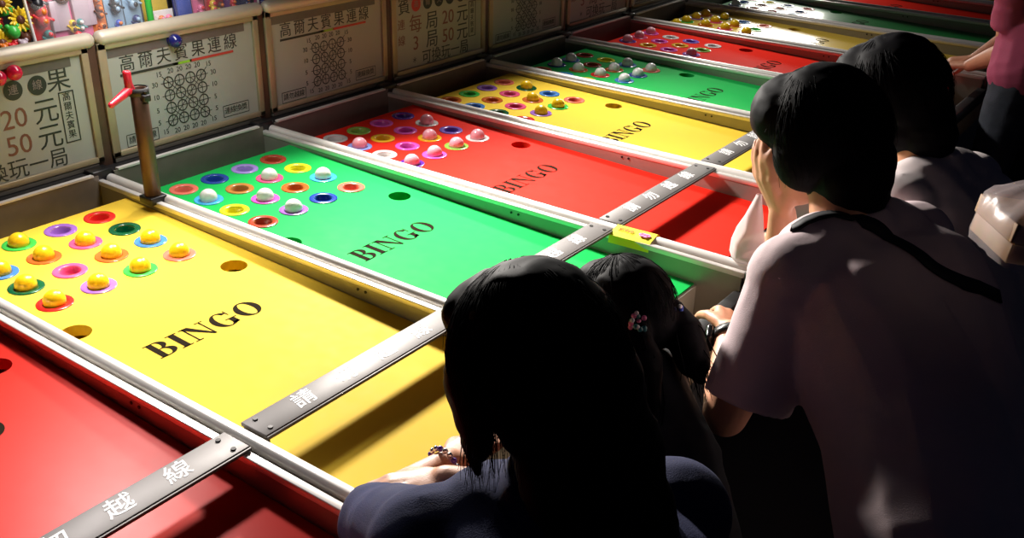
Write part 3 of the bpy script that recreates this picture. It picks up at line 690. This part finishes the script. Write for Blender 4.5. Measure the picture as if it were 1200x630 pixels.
def strands(mb, hc, f, u, r, s, ax, n, length, crown=(0, -.02, .1), drop=None, rad=.0011, amin=0, amax=6.2832, lift=1.0, wob=.006):
    """hair strands combed from the crown down over an ellipsoid with half axes ax (r,f,u)"""
    for i in range(n):
        a = random.uniform(amin, amax); L = random.uniform(.75, 1.05)*length; pts = []; ph = random.uniform(0, 6)
        k = 9; off = random.uniform(.99, 1.03)*lift; tw = random.uniform(-.25, .25)
        for j in range(k+1):
            t = .12+L*j/k; aa = a+tw*j/k
            th = min(t, math.pi*.62)
            p = r*(math.cos(aa)*math.sin(th)*ax[0]) + f*(math.sin(aa)*math.sin(th)*ax[1]) + u*(math.cos(th)*ax[2])
            if t > math.pi*.62: p -= Vector((0, 0, 1))*(t-math.pi*.62)*ax[2]
            p = p*off + (r*math.sin(ph+j)+f*math.cos(ph*2+j))*wob*(j/k)**2
            pts.append(hc+p*s)
        mb.tube(pts, [rad*s*(1-.75*j/k) for j in range(k+1)], 4)
def add_strands_obj(me, mb):
    m2 = MB(); m2.add([v.co.copy() for v in me.vertices], [tuple(p.vertices) for p in me.polygons], True)
    m2.v += []; b = len(m2.v)
    m2.v += mb.v; m2.f += [tuple(i+b for i in q) for q in mb.f]; m2.sm += mb.sm
    return m2.mesh('hair')
def short_hair(P, J, f, u, r, s, fringe=True):
    m = MB(); hc = J['head']; E = lambda c, a, b, d: m.ell(hc+(r*c[0]+f*c[1]+u*c[2])*s, (r*a*s, f*b*s, u*d*s), 24, 16)
    E((0, -.022, .032), .092, .104, .100); E((0, -.050, -.020), .084, .066, .080); E((0, -.052, -.075), .066, .050, .055); E((0, -.058, -.150), .068, .052, .062); E((0, -.040, -.070), .084, .060, .062)
    if fringe: E((0, .030, .058), .084, .074, .066)
    for sg in (-1, 1): E((sg*.066, -.002, -.012), .026, .052, .060)
    m.capsule(hc+(-f*.058-u*.045)*s, .072*s, mid(hc, J['neck'], .80)-f*.030*s+u*.012*s, .060*s)
    me = remesh(m, .006, 3, .003, 22, 3)
    st = MB(); strands(st, hc+(f*-.018+u*.012)*s, f, u, r, s, (.098, .112, .116), 520, 1.95, amin=math.pi*.9, amax=math.pi*2.1); strands(st, hc+(f*-.018+u*.012)*s, f, u, r, s, (.098, .112, .116), 180, 1.2)
    obj('hair', add_strands_obj(me, st), HAIR, P)

# --- girl in the navy shirt, nearest the camera
def hairA(P, J, f, u, r, s):
    m = MB(); hc = J['head']; E = lambda c, a, b, d: m.ell(hc+(r*c[0]+f*c[1]+u*c[2])*s, (r*a*s, f*b*s, u*d*s), 26, 16)
    E((0, -.025, .034), .100, .116, .104); E((.01, -.060, -.030), .098, .078, .10); E((.015, -.072, -.11), .095, .062, .10); E((.02, -.080, -.19), .085, .050, .09)
    E((0, .045, .080), .082, .055, .05)
    for sg in (-1, 1): E((sg*.085, .018, -.02), .022, .034, .075)
    E((-.088, .038, -.065), .012, .018, .05)
    me = remesh(m, .006, 2, .004, 20, 1)
    st = MB(); strands(st, hc+(f*-.022+u*.01)*s, f, u, r, s, (.106, .124, .126), 560, 2.5, amin=math.pi*.86, amax=math.pi*2.14); strands(st, hc+(f*-.022+u*.01)*s, f, u, r, s, (.106, .124, .126), 160, 1.15)
    obj('hair', add_strands_obj(me, st), HAIR, P)
JA = dict(head=(2.535, .885, .655), neck=(2.660, .825, .500), shl=(2.410, .700, .275), shr=(2.789, 1.066, .310), ell=(2.045, .895, .030), wrl=(2.07, 1.19, .035),
          elr=(2.45, 1.180, .085), wrr=(2.165, 1.06, .10), pel=(3.02, .60, .03))
hl = SV((2.07, 1.19, .035))-SV((2.045, .895, .030)); hr = Vector((-.5, -.6, -.05))
PA, JA_, fA, uA, rA = person(JA, .96, 'black haired girl in navy shirt leaning on folded arms at the front yellow table', NAVY, BLACKC, hairA,
    hands={'l': (hl, (0, 0, -1), (-1, 0, 0), .25), 'r': (hr, (0, 0, -1), (-.8, .6, 0), .3)}, face=((-.80, .42, -.42), (-.35, .1, .93)), sleeve=.86, shirt_name='navy_shirt', slr=.052)
# bracelet and earring
w = JA_['wrl']; d = (JA_['wrl']-JA_['ell']).normalized(); a = d.orthogonal().normalized(); b = d.cross(a)
beads = [mat('bead_silver', (.8, .78, .8, 1), .15, .8), mat('bead_violet', (.12, .05, .35, 1), .2)]
br = empty('bead_bracelet', w, 'silver and violet bead bracelet on the wrist of the girl in navy', 'bracelet')
for q in range(2):
    mb = MB()
    for i in range(18):
        if (i % 3 == 0) == (q == 1):
            t = 2*math.pi*i/18; mb.sphere((a*math.cos(t)+b*math.sin(t))*.0315 - d*.012, .0052, 10, 8)
    o = mb.build('beads', beads[q], br)
    if q: o['label'] = 'violet beads'

# --- child with pigtails
def hairB(P, J, f, u, r, s):
    m = MB(); hc = J['head']; E = lambda c, a, b, d: m.ell(hc+(r*c[0]+f*c[1]+u*c[2])*s, (r*a*s, f*b*s, u*d*s), 24, 16)
    E((0, -.020, .034), .102, .116, .100); E((0, -.045, -.015), .094, .084, .085); E((0, .045, .078), .080, .055, .05)
    me0 = m
    for t, p in (('tie1', 'pt1'), ('tie2', 'pt2')):
        a_, b_ = J[t], J[p]; m.capsule(hc+(a_-hc)*.6, .035, a_, .018); m.capsule(a_, .018, mid(a_, b_, .35), .036); m.capsule(mid(a_, b_, .35), .036, mid(a_, b_, .75), .030); m.capsule(mid(a_, b_, .75), .030, b_, .008)
    me = remesh(m, .006, 2, .003, 24, 5)
    st = MB(); strands(st, hc+(f*-.015+u*.012)*s, f, u, r, s, (.108, .124, .122), 380, 1.7)
    for t, p in (('tie1', 'pt1'), ('tie2', 'pt2')):
        a_, b_ = J[t], J[p]
        for i in range(60):
            o1 = Vector([random.gauss(0, 1) for _ in range(3)])*.009; o2 = Vector([random.gauss(0, 1) for _ in range(3)])*.016
            st.tube([a_+o1*.4, mid(a_, b_, .35)+o1*1.9, mid(a_, b_, .75)+o1*1.2+o2*.6, b_+o2], [.0012, .0012, .001, .0004], 4)
    obj('hair', add_strands_obj(me, st), HAIR, P)
    for t, cols in (('tie1', ('pink', 'teal', 'white')), ('tie2', ('blue', 'navy', 'white'))):
        T_ = J[t]
        for qi, cn in enumerate(cols):
            mb = MB()
            for i in range(6 if qi < 2 else 3):
                an = random.uniform(0, 6.28); d_ = Vector((math.cos(an)*.9, math.sin(an)*.9, random.uniform(-.9, .9)))
                to = (Vector((2.08, -.3, 1.8))-T_).normalized()
                mb.sphere(T_ + d_*.013 + to*.024 + Vector((0, 0, .003*qi)), .0048 if qi < 2 else .0042, 10, 8)
            o = mb.build('hair_tie_beads', pm(cn, TOY[cn], .15), P); o['label'] = cn+' hair tie beads'
JB = dict(head=(2.205, 1.858, .262), neck=(2.305, 1.78, .125), shl=(2.24, 1.57, .085), shr=(2.35, 1.83, .08), ell=(2.33, 1.44, .0), wrl=(2.12, 1.62, .045), elr=(2.27, 1.98, .06), wrr=(2.10, 1.88, .06),
          pel=(2.66, 1.38, -.34), tie1=(2.314, 1.748, .306), tie2=(2.330, 1.947, .279), pt1=(2.451, 1.586, .098), pt2=(2.500, 1.810, .160))
PB, JB_, fB, uB, rB = person(JB, .80, 'child with beaded black pigtails bent over the edge of the bright green table', GREYD, BLACKC, hairB,
    hands={'l': ((-.6, .8, 0), (0, 0, -1), (-.8, -.6, 0), .3), 'r': ((-.6, -.8, 0), (0, 0, -1), (-.8, .6, 0), .3)}, face=((-.86, .36, -.36), (-.3, .1, .95)), shirt_name='dark_patterned_top', slr=.055)

# --- man in the pale pink t-shirt
def hairC(P, J, f, u, r, s):
    short_hair(P, J, f, u, r, s)
JC = dict(head=(2.556, 2.322, .765), neck=(2.700, 2.225, .610), shl=(2.66, 1.98, .475), shr=(2.85, 2.45, .478), ell=(2.555, 1.895, .020), wrl=(2.396, 2.255, .085), heml=(2.635, 1.840, .125), elr=(2.50, 2.43, .12), wrr=(2.480, 2.34, .505),
          chest=(2.885, 2.165, .365), belly=(3.06, 2.03, .185), pel=(3.22, 1.85, .0), side=Vector((.06, 1, 0)))
hc_l = Vector((-.35, .85, -.12)); tip = SV((2.415, 2.275, .665))-SV((2.480, 2.34, .505))
PC, JC_, fC, uC, rC = person(JC, 1.03, 'man in pale pink t-shirt with black strap across his back, hand to face', PINKW, BLACKC, hairC,
    hands={'l': (hc_l, (-.5, 0, -1), (-1, -.4, .3), .5), 'r': (tip, (.35, .5, .35), (.5, -.3, 0), .28)}, face=((-.93, .12, -.34), (-.36, -.03, .93)), chestw=.068, chestr=.128, sleeve=.80, wr=.0022, slr=.068)
# strap: ribbon lying on the shirt
def bvh_of(o):
    M = o.matrix_world; bpy.context.view_layer.update(); M = o.matrix_world
    return BVHTree.FromPolygons([M @ v.co for v in o.data.vertices], [tuple(p.vertices) for p in o.data.polygons])
bpy.context.view_layer.update()
shirtC = [o for o in PC.children if o.name.startswith('t_shirt')][0]
def ribbon(pts, tree, w, t, name, m, parent, label=None, n=40):
    pts = [Vector(p) for p in pts]; v = []
    def cat(i, u_):
        p = [pts[max(0, min(len(pts)-1, i+k))] for k in (-1, 0, 1, 2)]
        return .5*((2*p[1])+(p[2]-p[0])*u_+(2*p[0]-5*p[1]+4*p[2]-p[3])*u_*u_+(3*p[1]-p[0]-3*p[2]+p[3])*u_**3)
    C_ = [cat(min(int(s_*(len(pts)-1)), len(pts)-2), s_*(len(pts)-1)-min(int(s_*(len(pts)-1)), len(pts)-2)) for s_ in [i/n for i in range(n+1)]]
    Q = []
    for c in C_:
        loc, nor, _, _ = tree.find_nearest(c); Q.append((loc, nor))
    for i, (loc, nor) in enumerate(Q):
        d_ = (Q[min(i+1, n)][0]-Q[max(i-1, 0)][0]).normalized(); s_ = d_.cross(nor).normalized()
        for a_, h_ in ((-w/2, .002), (w/2, .002), (w/2, .002+t), (-w/2, .002+t)): v.append(loc+s_*a_+nor*h_)
    f = []
    for i in range(n):
        for j in range(4): f.append((4*i+j, 4*i+(j+1) % 4, 4*i+4+(j+1) % 4, 4*i+4+j))
    mb = MB(); mb.add(v, f, True); mb.add(v[:4], [(0, 1, 2, 3)]); mb.add(v[-4:], [(3, 2, 1, 0)])
    o = mb.build(name, m); bm = bmesh.new(); bm.from_mesh(o.data); bmesh.ops.recalc_face_normals(bm, faces=bm.faces); bm.to_mesh(o.data); bm.free()
    return o
tree = bvh_of(shirtC)
o = ribbon([(SV(t)) for t in [(2.63,2.03,.565),(2.70,2.10,.60),(2.785,2.15,.61),(2.888,2.138,.60),(2.981,2.112,.567),(3.058,2.152,.519),(3.12,2.25,.44)]], tree, .024, .003, 'bag_strap', mat('black_webbing', (.006, .006, .008, 1), .7), None)
tag(o, 'black bag strap running across the back of the pale pink t-shirt', 'strap')
# wristwatch
w = JC_['wrl']; d = (JC_['wrl']-JC_['ell']).normalized(); a = Vector((1, .0, 0)); a = (a-d*a.dot(d)).normalized(); b = d.cross(a)
M = Matrix((a, b, d)).transposed().to_4x4(); M.translation = w - d*.022
W = empty('wristwatch', w, 'black wristwatch on the bare forearm of the man in pale pink', 'watch')
W.matrix_world = M
mb = MB(); mb.lathe([(.0305, -.011), (.0345, -.011), (.0350, 0), (.0345, .011), (.0305, .011), (.0305, -.011)], 36); mb.build('watch_band', mat('watch_rubber', (.006, .006, .007, 1), .35), W)
mb = MB(); mb.rbox(-.046, -.020, -.020, -.033, .020, .020, .004); mb.build('watch_case', mat('watch_case', (.02, .02, .022, 1), .2, .6), W)

# --- person behind him
JD = dict(head=(2.560, 3.0, .748), neck=(2.720, 2.940, .590), shl=(2.735, 2.70, .470), shr=(2.84, 3.22, .430), ell=(2.58, 2.80, .03), wrl=(2.42, 3.02, .06), elr=(2.50, 3.28, .02), wrr=(2.30, 3.10, .05),
          chest=(2.86, 2.98, .33), belly=(2.97, 2.89, .14), pel=(3.06, 2.76, -.03))
PD = person(JD, 1.0, 'dark haired person in white top bent forward beyond the man in pale pink', WHITEC, BLACKC, short_hair,
    hands={'l': ((-.5, .8, 0), (0, 0, -1), (-.8, -.5, 0), .3), 'r': ((-.75, .25, 0), (0, 0, -1), (-.3, -.9, 0), .3)}, face=((-.9, .2, -.38), (-.38, .05, .92)), slr=.066)[0]
# --- person in rose at the far tables
JE = dict(head=(2.220, 6.600, .95), neck=(2.300, 6.580, .76), shl=(2.330, 6.320, .66), shr=(2.400, 6.800, .65), ell=(2.330, 6.450, .26), wrl=(2.100, 6.650, .10), elr=(2.280, 6.950, .28), wrr=(2.090, 6.830, .11),
          chest=(2.430, 6.550, .52), belly=(2.460, 6.510, .33), pel=(2.480, 6.480, .17))
def hairE(P, J, f, u, r, s): short_hair(P, J, f, u, r, s)
PE = person(JE, 1.0, 'person in rose shirt and dark denim standing at the far tables', ROSE, DENIM, hairE,
    hands={'l': ((-.7, .3, -.15), (0, 0, -1), (0, 1, 0), .5), 'r': ((-.7, -.1, -.15), (0, 0, -1), (0, -1, 0), .5)}, face=((-.85, .3, -.4), (-.4, .1, .9)), chestw=.045, chestr=.105, sleeve=.55)[0]

# --- bag with flat boxes at the picture's edge, and the clear bag by the rail
PLAST = mat('thin_plastic', (.82, .70, .72, 1), .25, alpha=.32, spec=.6)
KRAFT = mat('kraft_card', (.45, .27, .15, 1), .6, noise_amt=.12, nscale=20)
BG = empty('carrier_bag', S(3.150, 1.765, .800), 'thin pale plastic carrier bag holding flat brown boxes at the picture edge', 'bag')
dirx = unit((.80, .59, 0)); diry = Vector((-dirx.y, dirx.x, 0)); R4 = Matrix((dirx, diry, Vector((0, 0, 1)))).transposed().to_4x4()
R4 = R4 @ Matrix.Rotation(math.radians(8), 4, 'Y')
def crumple(v, amp, sc_): return v + Vector([noise.noise(v*sc_+Vector((i*7, 0, 3))) for i in range(3)])*amp
mb = MB()
n = 40; rows = [(-.012, .99), (.0, 1.02), (.03, 1.03), (.052, 1.0), (.062, .93), (.075, .75), (.092, .5), (.108, .25), (.118, .12)]
v = []
for z, k in rows:
    for i in range(n):
        a = 2*math.pi*i/n; c_, s_ = math.cos(a), math.sin(a); e = (abs(c_)**6+abs(s_)**6)**(-1/6)
        p = Vector((.075+(c_*e*.078)*k + (1-k)*.03, s_*e*.062*k, z)); v.append(crumple(p, .004+.006*(k < .95), 45))
mb.add(v, [(j*n+i, j*n+(i+1) % n, (j+1)*n+(i+1) % n, (j+1)*n+i) for j in range(len(rows)-1) for i in range(n)], True)
o = mb.build('bag_film', PLAST, BG); o.matrix_local = R4
mb = MB()
for sg in (-1, 1): mb.tube([R4 @ Vector((.105, sg*.006, .112)), R4 @ Vector((.13, sg*.012, .17)), R4 @ Vector((.14, sg*.006, .24)), R4 @ Vector((.14, 0, .27))], [.006, .005, .005, .005], 8)
mb.build('bag_handle', PLAST, BG)
for i, lab in enumerate(('flat brown cardboard box, lower one inside the carrier bag', 'flat brown cardboard box, upper one inside the carrier bag')):
    mb = MB(); mb.rbox(.003, -.055, -.006, .147, .055, .020, .0015)
    mb.box(.07, -.0556, -.006, .0715, -.0549, .020)
    o = mb.build('cardboard_box', KRAFT); o.matrix_world = Matrix.Translation(S(3.150, 1.765, .800)+Vector((0, 0, .0+.028*i))) @ R4; tag(o, lab, 'box', 'boxes in the carrier bag')
WB = empty('clear_bag', S(2.13, 2.99, .005), 'crumpled translucent plastic bag standing at the end of the orange-red table', 'bag')
mb = MB(); rows = [(-.002, .4), (.0, .9), (.02, 1.08), (.06, 1.05), (.10, .86), (.14, .62), (.17, .40), (.20, .16)]; v = []
for z, k in rows:
    for i in range(n):
        a = 2*math.pi*i/n; p = Vector((math.cos(a)*.036*k+.012*z/.2, math.sin(a)*.030*k, z*.85)); v.append(crumple(p, .009*min(1, z*60), 40))
mb.add(v, [(j*n+i, j*n+(i+1) % n, (j+1)*n+(i+1) % n, (j+1)*n+i) for j in range(len(rows)-1) for i in range(n)], True)
mb.build('bag_film', mat('milky_plastic', (.80, .66, .68, 1), .3, alpha=.75, spec=.6), WB)

# ------------------------------------------------------------------ light
def area(name, loc, target, sx, sy, power, col=(1, .94, .86), spread=180):
    l = bpy.data.lights.new(name, 'AREA'); l.shape = 'RECTANGLE'; l.size = sx; l.size_y = sy; l.energy = power; l.color = col; l.spread = math.radians(spread)
    o = link(bpy.data.objects.new(name, l)); o.location = loc
    o.rotation_euler = (Vector(target)-Vector(loc)).to_track_quat('-Z', 'Y').to_euler(); return o
area('main_lamp', S(-.50, 3.3, 1.45), S(2.1, 2.2, .05), .16, .16, 39, (1, .94, .87), 106)
area('table_fill', S(-.22, 1.9, 1.5), S(.2, 1.25, -.1), .14, .14, 4.0, (1, .94, .87), 62)  # unseen fill added to brighten the back of the front yellow table
area('far_lamp', S(-.50, 5.1, 1.45), S(1.9, 4.2, .0), .16, .16, 15, (1, .95, .88), 105)
area('end_fill', S(-.50, 7.4, 1.45), S(1.2, 6.5, -.1), .16, .16, 5, (1, .95, .88), 100)  # unseen fill added to lift the dim far tables
area('near_glare_fill', S(-.08, 1.45, 1.50), S(1.45, .35, -.1), .12, .12, 2.2, (1, .95, .92), 52)  # unseen light added to make the glare on the foremost table
area('far_glare_fill', S(-.55, 10.2, .62), S(1.0, 7.2, .0), .5, .35, 6, (1, .97, .88), 150)  # unseen light added for glare on the far boards, no lit sign there
area('prize_lamp', S(-.45, 2.2, 1.45), S(-1.0, 2.2, .6), .2, .9, 4, (1, .95, .92), 110)
w_ = bpy.data.worlds.new('night'); sc.world = w_; w_.use_nodes = True
bg = w_.node_tree.nodes['Background']; bg.inputs['Color'].default_value = (.25, .3, .6, 1); bg.inputs['Strength'].default_value = .012

# ------------------------------------------------------------------ camera
cam = bpy.data.cameras.new('camera'); cam.lens = 36*1159.5/1200; cam.sensor_width = 36; cam.clip_start = .02
co = link(bpy.data.objects.new('camera', cam)); co.location = S(3.4683, -.5037, 1.6767); co.rotation_euler = (1.1223, -.0242, .6308)
sc.camera = co
sc.view_settings.view_transform = 'Standard'; sc.view_settings.look = 'None'; sc.view_settings.gamma = 1; sc.view_settings.exposure = 0
sc.view_settings.use_curve_mapping = False
sc.cycles.max_bounces = 8
